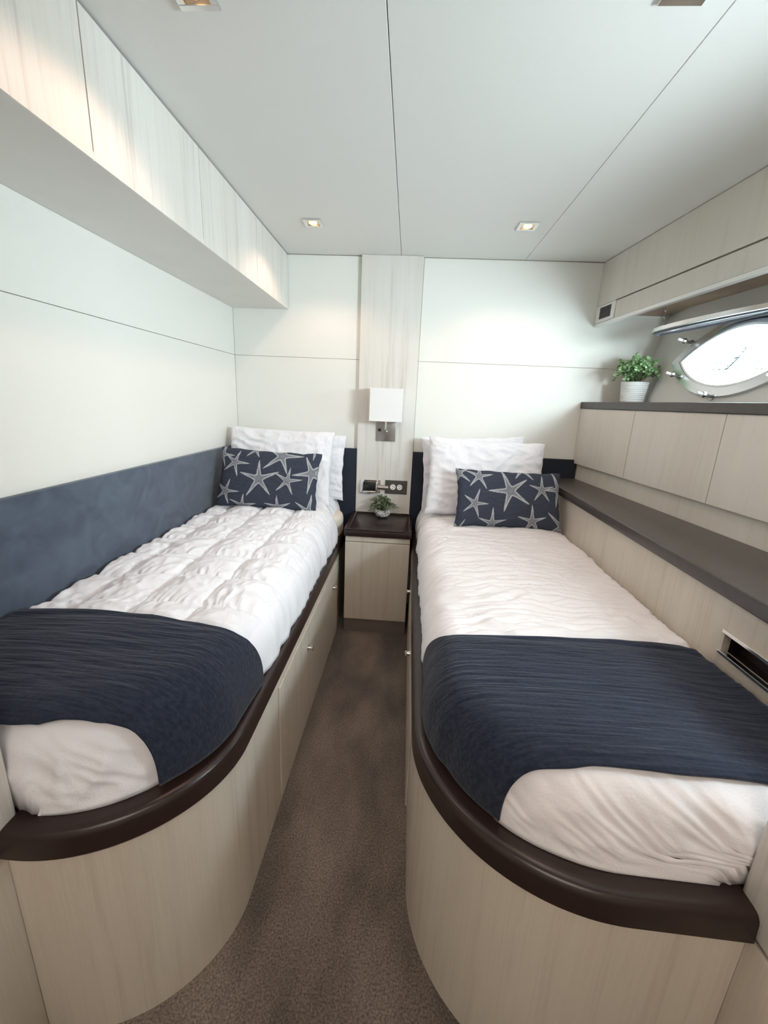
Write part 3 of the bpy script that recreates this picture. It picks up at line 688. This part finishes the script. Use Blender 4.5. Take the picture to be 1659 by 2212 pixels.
# pillows
def cushion_mesh(name, w, h, T, mat, mtx, seed, nu=70, nv=46, wr_=0.006, pinch=0.07, prt=None, edge=0.32):
    u = np.linspace(-1, 1, nu); v = np.linspace(-1, 1, nv)
    u = np.sign(u)*(1-(1-np.abs(u))**1.25); v = np.sign(v)*(1-(1-np.abs(v))**1.25)
    U, Vv = np.meshgrid(u, v)
    thick = T*((1-np.abs(U)**3.0)**edge)*((1-np.abs(Vv)**3.0)**edge)
    Xp = w/2*U*(1-pinch*(1-Vv**2)*U**2); Yp = h/2*Vv*(1-pinch*(1-U**2)*Vv**2)
    k = 1/max(w, 0.3)
    def wrk(sd):
        a = np.abs(pnoise(U*3.2+Vv*1.2, Vv*3.6-U*0.8, seed+sd)); b = np.abs(pnoise(U*8-Vv*3, Vv*6+U*2, seed+sd+1)); c = pnoise(U*1.6, Vv*1.4, seed+sd+2)
        rim = 0.4+0.6*np.maximum(np.abs(U), np.abs(Vv))**2
        return (-a*1.5-b*0.9*rim+c*1.2)*wr_
    body = np.clip(thick/T, 0, 1)
    F1 = thick+wrk(0)*body**0.5; F2 = -thick*0.9+wrk(9)*body**0.5
    Xe = Xp+pnoise(Vv*4, U*2, seed+30)*0.006*np.abs(U)**4; Ye = Yp+pnoise(U*4, Vv*2, seed+31)*0.006*np.abs(Vv)**4
    A = np.stack([Xe.ravel(), Ye.ravel(), F1.ravel()], 1); B = np.stack([Xe.ravel(), Ye.ravel(), F2.ravel()], 1)
    V = np.concatenate([A, B]); F = grid_faces(nv, nu); n = nu*nv; F = F+[tuple(n+i for i in f[::-1]) for f in F]
    bd = [(0, i) for i in range(nu)]+[(j, nu-1) for j in range(1, nv)]+[(nv-1, i) for i in range(nu-2, -1, -1)]+[(j, 0) for j in range(nv-2, 0, -1)]
    ids = [j*nu+i for j, i in bd]
    for a, b in zip(ids, ids[1:]+ids[:1]): F.append((a, n+a, n+b, b))
    V4 = np.c_[V, np.ones(len(V))]@np.array(mtx).T
    o = raw(name, V4[:, :3], F, mat)
    if prt is not None:
        val = prt((U+1)/2, (1-Vv)/2); at = o.data.attributes.new('print', 'FLOAT', 'POINT')
        at.data.foreach_set('value', np.concatenate([val.ravel(), val.ravel()*0]).astype(np.float32))
    return o
def frame_mtx(bottom_c, width_dir, lean, h, roll=0.0):
    """local x = width, y = up the cushion, z = towards the camera; bottom_c = middle of the bottom edge"""
    X = Vector(width_dir).normalized(); fwd = Vector((X.y, -X.x, 0))      # towards the camera (-y)
    Yv = Vector((0, 0, 1))*math.cos(lean)-fwd*math.sin(lean); Zv = X.cross(Yv)
    if roll: X, Yv = X*math.cos(roll)+Yv*math.sin(roll), Yv*math.cos(roll)-X*math.sin(roll)
    c = Vector(bottom_c)+Yv*h/2
    return np.array([[X.x, Yv.x, Zv.x, c.x], [X.y, Yv.y, Zv.y, c.y], [X.z, Yv.z, Zv.z, c.z], [0, 0, 0, 1]])
R = math.radians
pl_ = [
    ((-0.645, 2.345, 0.690), (1, 0, 0), 4, 0.575, 0.375, 0.042, -1.5, 'rear white pillow on the left bed, its right end sticking out'),
    ((-0.690, 2.160, 0.700), (1, 0, 0), 17, 0.570, 0.400, 0.062, -1.0, 'front white pillow on the left bed behind the starfish cushion'),
    ((0.380, 2.360, 0.658), (1, 0, 0), 3, 0.565, 0.425, 0.034, 3.0, 'rear white pillow on the right bed, mostly hidden by the front one'),
    ((0.415, 2.158, 0.678), (1, 0.01, 0), 17, 0.615, 0.415, 0.062, -1.0, 'front white pillow on the right bed behind the starfish cushion'),
]
for i, (c, wd, ln, w_, h_, T, rl, lab) in enumerate(pl_):
    o = cushion_mesh('pillow', w_, h_, T, 'white', frame_mtx(c, wd, R(ln), h_, R(rl)), 200+i*40, 110, 80, wr_=0.013, pinch=0.045)
    tag(o, lab, 'pillow', 'white bed pillows')
def star_print(stars, asp, seed):
    def f(u, v):
        X = u*asp; Y = v; val = np.zeros_like(u)
        sp = pnoise(u*150, v*85, seed)*0.5+0.5
        for (cu, cv, r, ang) in stars:
            r = r*0.86; dx = X-cu*asp; dy = -(Y-cv); rr = np.hypot(dx, dy); th = np.arctan2(dx, dy)-R(ang)
            k = 2*PI/5; tt = (th+k/2) % k-k/2
            wob = 1+0.08*np.sin(np.round((th-tt)/k)*2.3+seed)
            along = rr*np.cos(tt)/(r*wob); perp = np.abs(rr*np.sin(tt))/r
            wdt = 0.135*np.clip(1-along, 0, 1)**0.55*(1-0.25*np.clip(along, 0, 1))+0.06*np.exp(-(along/0.18)**2)
            inside = (perp < wdt) & (along > -0.2)
            rim = inside & ((perp > wdt-0.058) | (along > 0.93)) & (along > 0.14)
            mid = inside & (np.abs(perp-wdt*0.45) < 0.018)
            s = np.where(inside, 0.16+0.40*sp, 0); s = np.where(mid, 0.10+0.3*sp, s); s = np.where(rim, 0.60+0.40*sp, s)
            val = np.maximum(val, s)
        return val
    return f
S1 = [(0.43, 0.52, 0.40, -4), (0.17, 0.27, 0.29, 20), (0.63, 0.10, 0.42, 158), (0.71, 0.52, 0.29, 10), (0.95, 0.36, 0.40, -28), (0.10, 0.76, 0.28, 18), (0.28, 1.0, 0.27, 6), (0.63, 0.98, 0.26, -5), (0.36, 0.0, 0.22, 150), (0.93, -0.06, 0.25, 175), (0.93, 1.0, 0.33, -58), (0.02, 0.14, 0.28, 165)]
S2 = [(0.50, 0.38, 0.45, -20), (0.21, 0.14, 0.30, 6), (0.80, 0.33, 0.28, 0), (0.17, 0.62, 0.29, 18), (0.34, 0.95, 0.30, 2), (0.71, 0.88, 0.31, -2), (0.62, -0.05, 0.30, 140), (0.98, 0.30, 0.36, 190), (1.0, 0.92, 0.36, -50), (0.02, 0.10, 0.26, 130), (0.04, 1.05, 0.2, 30)]
o = cushion_mesh('throw_cushion', 0.515, 0.300, 0.050, 'print', frame_mtx((-0.693, 1.985, 0.704), (1, 0.0, 0), R(20), 0.30, R(-1.5)), 400, 300, 180, wr_=0.005, pinch=0.06, prt=star_print(S1, 1.75, 5))
tag(o, 'navy starfish-print lumbar cushion on the left bed', 'cushion', 'starfish cushions')
o = cushion_mesh('throw_cushion', 0.520, 0.290, 0.050, 'print', frame_mtx((0.506, 1.975, 0.676), (1, 0.03, 0), R(24), 0.29, R(-0.5)), 440, 300, 180, wr_=0.005, pinch=0.06, prt=star_print(S2, 1.80, 8))
tag(o, 'navy starfish-print lumbar cushion on the right bed leaning by the veneered side panel', 'cushion', 'starfish cushions')

# ------------------------------------------------------------------ lamp, sockets, reading light
LY = YB-0.027
wlmp = thing('wall_lamp', (-0.129, LY, 1.03), 'wall lamp with white box shade on a steel plate between the beds', 'lamp')
obj('back_plate', bx(-0.184, -0.074, LY-0.008, LY-0.0005, 1.030, 1.225, bev=0.002), 'steel', wlmp, angle=40)
bm = bmesh.new(); tube(bm, [(-0.128, LY-0.006, 1.085), (-0.128, LY-0.055, 1.085), (-0.128, LY-0.062, 1.10), (-0.128, LY-0.062, 1.20)], 0.005, 12); obj('arm', bm, 'chrome', wlmp, angle=40)
bm = bmesh.new(); lathe(bm, [(0.009, 0), (0.009, 0.006), (0.006, 0.012), (0.002, 0.013)], (-0.128, LY-0.008, 1.085), 16, (0, -1, 0)); obj('arm_joint', bm, 'chrome', wlmp, angle=40)
obj('switch', bx(-0.174, -0.158, LY-0.015, LY-0.0085, 1.085, 1.10, bev=0.002), 'blackplastic', wlmp)
bm = bmesh.new()
A = (-0.217, -0.040, LY-0.118, LY-0.010); t_ = 0.003
for a in ((A[0], A[1], A[2], A[2]+t_), (A[0], A[1], A[3]-t_, A[3]), (A[0], A[0]+t_, A[2]+t_, A[3]-t_), (A[1]-t_, A[1], A[2]+t_, A[3]-t_)): box(bm, *a, 1.147, 1.318)
sh = obj('shade', bm, 'shade', wlmp)
for z0, z1 in ((1.1455, 1.152), (1.3135, 1.3195)):
    bm = bmesh.new()
    for a in ((A[0]-0.001, A[1]+0.001, A[2]-0.001, A[2]+0.004), (A[0]-0.001, A[1]+0.001, A[3]-0.004, A[3]+0.001), (A[0]-0.001, A[0]+0.004, A[2]+0.004, A[3]-0.004), (A[1]-0.004, A[1]+0.001, A[2]+0.004, A[3]-0.004)): box(bm, *a, z0, z1)
    bmesh.ops.remove_doubles(bm, verts=bm.verts, dist=1e-5); obj('shade_trim', bm, 'shade', sh)
bm = bmesh.new(); lathe(bm, [(0.012, 0), (0.014, 0.02), (0.024, 0.05), (0.026, 0.065), (0.02, 0.085), (0.004, 0.093)], (-0.128, LY-0.062, 1.20), 16); obj('bulb', bm, 'plastic', wlmp, angle=60)

po_ = thing('power_outlet', (-0.05, LY, 0.76), 'grey metal plate with two white round power sockets above the nightstand', 'power outlet')
obj('cover_plate', bx(-0.120, 0.010, LY-0.005, LY-0.0005, 0.722, 0.804, bev=0.0015), 'bronze', po_)
for xs in (-0.074, -0.034):
    bm = bmesh.new(); lathe(bm, [(0.0165, 0.0), (0.0165, 0.0025), (0.0155, 0.004)], (xs, LY-0.005, 0.764), 28, (0, -1, 0)); so_ = obj('socket', bm, 'plastic', po_, angle=40)
    bm = bmesh.new()
    for dx, dz, hw, hh in ((-0.001, 0.0065, 0.0045, 0.0014), (-0.001, -0.0065, 0.0038, 0.0014)): box(bm, xs+dx-hw, xs+dx+hw, LY-0.0097, LY-0.0088, 0.764+dz-hh, 0.764+dz+hh)
    box(bm, xs+0.007, xs+0.0115, LY-0.0097, LY-0.0088, 0.762, 0.7665)
    obj('socket_slot', bm, 'black', so_)
rl = thing('reading_light', (-0.20, LY, 0.76), 'small chrome and black swivel reading light beside the power sockets', 'reading light')
obj('mount_plate', bx(-0.268, -0.148, LY-0.004, LY-0.0005, 0.722, 0.802, bev=0.0015), 'chrome', rl)
obj('lamp_body', bx(-0.247, -0.174, LY-0.040, LY-0.012, 0.743, 0.794, bev=0.003), 'blackplastic', rl, angle=40)
bm = bmesh.new(); box(bm, -0.256, -0.2475, LY-0.036, LY-0.0045, 0.735, 0.780, bev=0.002); box(bm, -0.1735, -0.165, LY-0.036, LY-0.0045, 0.735, 0.792, bev=0.002); box(bm, -0.247, -0.174, LY-0.038, LY-0.012, 0.727, 0.741, bev=0.002)
obj('bracket', bm, 'chrome', rl, angle=40)
bm = bmesh.new(); lathe(bm, [(0.009, 0), (0.013, 0.002), (0.013, 0.055), (0.0115, 0.058), (0.0115, 0.066), (0.010, 0.066)], (-0.164, LY-0.030, 0.764), 24, (1, -0.10, 0)); obj('lamp_head', bm, 'steel', rl, angle=40)

# ------------------------------------------------------------------ ceiling downlights
for i, (x, y, lab) in enumerate(((-0.463, 2.037, 'lit square ceiling downlight above the left bed pillows'), (0.448, 2.019, 'lit square ceiling downlight above the right bed pillows'), (-0.455, 0.985, 'lit square ceiling downlight cut off at the top left'), (0.455, 0.975, 'lit square ceiling downlight cut off at the top right'))):
    t = thing('downlight', (x, y, ZC), lab, 'downlight', 'square ceiling downlights')
    bm = bmesh.new(); a = 0.040; b = 0.026
    for q in ((x-a, x+a, y-a, y-b), (x-a, x+a, y+b, y+a), (x-a, x-b, y-b, y+b), (x+b, x+a, y-b, y+b)): box(bm, *q, ZC-0.006, ZC-0.0005, bev=0.001)
    obj('bezel', bm, 'chrome', t)
    obj('reflector', bx(x-b, x+b, y-b, y+b, ZC-0.0015, ZC-0.0005), 'halo', t)
    bm = bmesh.new(); lathe(bm, [(0.017, 0.0), (0.017, -0.003), (0.012, -0.006), (0.003, -0.0075)], (x, y, ZC-0.0018), 20); obj('bulb', bm, 'bulb', t, angle=60)
    ld = bpy.data.lights.new('downlight_lamp', 'SPOT'); ld.energy = DOWN_W; ld.color = (1.0, 0.64, 0.48); ld.spot_size = R(136); ld.spot_blend = 0.45; ld.shadow_soft_size = 0.03
    lo_ = bpy.data.objects.new('downlight_lamp', ld); COL.objects.link(lo_); lo_.parent = t; lo_.location = (0, 0, -0.02)

# ------------------------------------------------------------------ plants
def foliage(c, nst, reach, height, leaf, seed, droop=0.3, squash=1.0, limit=None):
    """stems fanning out of a pot with pairs of small oval leaves; returns stem mesh, leaf mesh"""
    rnd = random.Random(seed); sb_ = bmesh.new(); lb_ = bmesh.new(); c = Vector(c)
    for i in range(nst):
        az = rnd.uniform(0, 2*PI); el = rnd.uniform(0.15, 1.5); L_ = rnd.uniform(0.6, 1.0)
        tipv = Vector((math.cos(az)*math.cos(el)*reach, math.sin(az)*math.cos(el)*reach*squash, math.sin(el)*height))*L_
        base = c+Vector((rnd.uniform(-1, 1), rnd.uniform(-1, 1), 0))*reach*0.16; pts = []
        for k in range(6):
            u = k/5; p = base+tipv*u+Vector((0, 0, 1))*(height*0.35*math.cos(el)*math.sin(u*PI*0.75)-droop*height*(u**3)*math.cos(el)*0.8)
            if limit: p = limit(p)
            pts.append(p)
        tube(sb_, pts, [0.0016]*5+[0.0007], 4, cap=False)
        nlf = 9
        for q in range(nlf):
            u = 0.25+0.75*(q+rnd.random()*0.6)/nlf; j = min(4, int(u*5)); p = pts[j].lerp(pts[j+1], min(1, u*5-j)); d = (pts[j+1]-pts[j]).normalized()
            for sgn in (-1, 1):
                sd = d.cross(Vector((rnd.uniform(-.5, .5), rnd.uniform(-.5, .5), 1))).normalized()*sgn
                ax = (sd*0.8+d*0.6+Vector((rnd.uniform(-.4, .4), rnd.uniform(-.4, .4), rnd.uniform(-.2, .6)))).normalized(); l = leaf*rnd.uniform(0.7, 1.15)
                wv = ax.cross(Vector((rnd.uniform(-1, 1), rnd.uniform(-1, 1), rnd.uniform(0.2, 1)))).normalized()*l*0.34; nn = ax.cross(wv).normalized()*l*0.08
                P = [p, p+ax*l*0.3+wv*0.85, p+ax*l*0.7+wv*0.9, p+ax*l, p+ax*l*0.7-wv*0.9, p+ax*l*0.3-wv*0.85]
                if limit: P = [limit(x_) for x_ in P]
                v_ = [lb_.verts.new(x_) for x_ in P]; m1 = lb_.verts.new((P[0]+P[3])/2-nn)
                for k in range(6):
                    lb_.faces.new((v_[k], v_[(k+1) % 6], m1))
    return sb_, lb_
PX, PY, PZ = 1.128, 2.275, 1.2955
pp = thing('potted_plant', (PX, PY, PZ), 'larger bushy green plant in a white ribbed pot on the counter by the porthole', 'plant', 'potted plants')
bm = bmesh.new()
prof = [(0.047, 0.0), (0.050, 0.004)]
for k in range(9):
    h = 0.008+k*0.0095; r_ = 0.051+0.010*(h/0.095); prof += [(r_, h), (r_+0.0022, h+0.0035), (r_+0.0022, h+0.0065), (r_, h+0.0092)]
prof += [(0.063, 0.096), (0.063, 0.102), (0.058, 0.102), (0.056, 0.088)]
lathe(bm, prof, (PX, PY, PZ), 40); obj('pot', bm, 'ceramic', pp, angle=60)
bm = bmesh.new(); lathe(bm, [(0.055, 0.0), (0.055, 0.004)], (PX, PY, PZ+0.089), 24); obj('soil', bm, 'soil', pp)
def lim_big(p):
    p = p.copy(); p.y = min(p.y, YB-0.012); hx = HO.x+0.1*(HO.y-p.y)+0.23*(p.z-HO.z)-0.012; p.x = min(p.x, hx)
    p.z = max(p.z, PZ+0.012); return p
s1_, l1_ = foliage((PX, PY, PZ+0.09), 95, 0.125, 0.150, 0.020, 3, limit=lim_big)
obj('stem', s1_, 'stem', pp); tag(obj('foliage', l1_, 'leaf', pp), 'small glossy green leaves', kind='stuff')
QX, QY, QZ = -0.125, 2.353, 0.5975
qp = thing('potted_plant', (QX, QY, QZ), 'small grey-green plant in a round swirled white bowl on the nightstand', 'plant', 'potted plants')
bm = bmesh.new()
prof = [(0.020, 0.0), (0.030, 0.004), (0.040, 0.012), (0.0455, 0.024), (0.046, 0.034), (0.042, 0.043), (0.036, 0.047), (0.033, 0.046), (0.033, 0.036)]
seg = 40; rings = []
for k, (r_, h) in enumerate(prof):
    rings.append([bm.verts.new((QX+(r_+0.0014*math.sin(6*(2*PI*i/seg)+h*110))*math.cos(2*PI*i/seg), QY+(r_+0.0014*math.sin(6*(2*PI*i/seg)+h*110))*math.sin(2*PI*i/seg), QZ+h)) for i in range(seg)])
for a, b in zip(rings[:-1], rings[1:]):
    for i in range(seg): bm.faces.new((a[i], a[(i+1) % seg], b[(i+1) % seg], b[i]))
bm.faces.new(rings[0][::-1]); bm.faces.new(rings[-1])
def marble():
    m, nt, b = nt_new('swirled_bowl'); N = nt.nodes.new; L = nt.links.new
    tc = N('ShaderNodeTexCoord'); wv = N('ShaderNodeTexWave'); wv.inputs['Scale'].default_value = 18; wv.inputs['Distortion'].default_value = 7; wv.inputs['Detail'].default_value = 3; wv.bands_direction = 'DIAGONAL'
    L(tc.outputs['Object'], wv.inputs['Vector']); r = N('ShaderNodeValToRGB'); e = r.color_ramp.elements
    e[0].position = 0.0; e[0].color = (0.30, 0.29, 0.28, 1); e[1].position = 0.25; e[1].color = (0.74, 0.73, 0.71, 1)
    L(wv.outputs['Fac'], r.inputs[0]); L(r.outputs[0], b.inputs['Base Color']); b.inputs['Roughness'].default_value = 0.35; return m
M['marble'] = marble(); obj('bowl', bm, 'marble', qp, angle=60)
bm = bmesh.new(); lathe(bm, [(0.032, 0.0), (0.032, 0.003)], (QX, QY, QZ+0.0375), 20); obj('soil', bm, 'soil', qp)
def lim_small(p):
    p = p.copy(); p.y = min(p.y, LY-0.010); p.z = max(p.z, QZ+0.015); return p
s1_, l1_ = foliage((QX, QY, QZ+0.038), 60, 0.098, 0.098, 0.013, 11, droop=0.5, limit=lim_small)
obj('stem', s1_, 'stem', qp); tag(obj('foliage', l1_, 'leafgrey', qp), 'tiny grey-green leaves', kind='stuff')

# ------------------------------------------------------------------ what stands outside the porthole
def far(px, py, dist):
    r = RM@_dir((px, py)); r = r/math.hypot(r[0], r[1]); return Vector((CAM+r*dist).tolist())
M['outwall'] = plain('white_render', (0.80, 0.80, 0.78), 0.8)
M['outdark'] = plain('dark_trim', (0.012, 0.014, 0.017), 0.6, spec=0.0)
M['outleaf'] = plain('dark_foliage', (0.014, 0.019, 0.016), 0.7, spec=0.0)
K = 4.3; FD = 60.0                     # the quay lies some way off
a = far(1480, 800, FD); b_ = far(1760, 800, FD); along = (b_-a); along.z = 0; along.normalize(); outv = Vector((along.y, -along.x, 0))
if outv.dot(a-Vector(CAM.tolist())) < 0: outv = -outv
def obox(bm, s0, s1, d0, d1, z0, z1):
    def xf(v): p = Vector((a.x, a.y, 0))+along*v.x+outv*v.y; return (p.x, p.y, v.z)
    return box(bm, s0, s1, d0, d1, z0, z1, xf=xf)
hz = far(1540, 797, FD).z
bm = bmesh.new(); obox(bm, -3*K, 9*K, 0.0, 0.4, -1.0, hz-0.03*K); tag(obj('seawall', bm, 'outwall'), 'pale quay wall outside the porthole', 'wall')
hs = thing('house', Vector((a.x, a.y, 0))+outv*K*4, 'pale waterside house outside the porthole', 'building')
bm = bmesh.new(); obox(bm, -1.5*K, 9*K, 3.0*K, 6.0*K, -1.0, hz+3.2*K); obj('wall', bm, 'outwall', hs)
for s0, s1, z0, z1 in ((0.72, 1.02, 0.0, 0.56), (1.45, 1.95, 0.12, 0.48), (2.02, 2.6, 0.12, 0.50), (0.45, 0.62, 0.0, 0.42)):
    bm = bmesh.new(); t = 0.014*K; s0 *= K; s1 *= K; z0 = hz+z0*K; z1 = hz+z1*K
    for q in ((s0, s1, z1-t, z1), (s0, s1, z0, z0+t), (s0, s0+t, z0+t, z1-t), (s1-t, s1, z0+t, z1-t)): obox(bm, q[0], q[1], 2.97*K, 2.999*K, q[2], q[3])
    obj('window_surround', bm, 'outdark', hs)
def leafcloud(bm, f, n, size, rnd):
    for i in range(n):
        p = f(rnd); d = Vector((rnd.gauss(0, 1), rnd.gauss(0, 1), rnd.gauss(0, 1))).normalized(); e = d.orthogonal().normalized()*size*0.4; d = d*size
        q = [bm.verts.new(p+x) for x in (d*0, d*0.5+e, d, d*0.5-e)]; bm.faces.new(q)
rnd = random.Random(4)
base = Vector((a.x, a.y, hz-0.03*K))+along*0.80*K+outv*0.5*K; top = base+along*0.36*K+Vector((0, 0, 0.60*K))
tr = thing('tree', base, 'slim leaning tree outside the porthole', 'tree')
bm = bmesh.new(); tube(bm, [base-Vector((0, 0, 0.3*K)), base, base.lerp(top, 0.5)+along*0.02*K, top], [0.02*K, 0.016*K, 0.012*K, 0.006*K], 8); obj('trunk', bm, 'outdark', tr)
bm = bmesh.new(); leafcloud(bm, lambda r: base.lerp(top, r.uniform(0.1, 1.05))+Vector((r.gauss(0, .045), r.gauss(0, .045), r.gauss(0, .035)))*K, 330, 0.035*K, rnd); tag(obj('crown', bm, 'outleaf', tr), kind='stuff')
bm = bmesh.new(); leafcloud(bm, lambda r: Vector((a.x, a.y, hz-0.02*K))+along*K*r.uniform(-0.2, 3.0)+outv*K*r.uniform(0.2, 0.4)+Vector((0, 0, abs(r.gauss(0, 0.028))))*K, 800, 0.035*K, rnd)
tag(obj('hedge', bm, 'outleaf'), 'low dark hedge on the quay outside the porthole', 'hedge', kind='stuff')
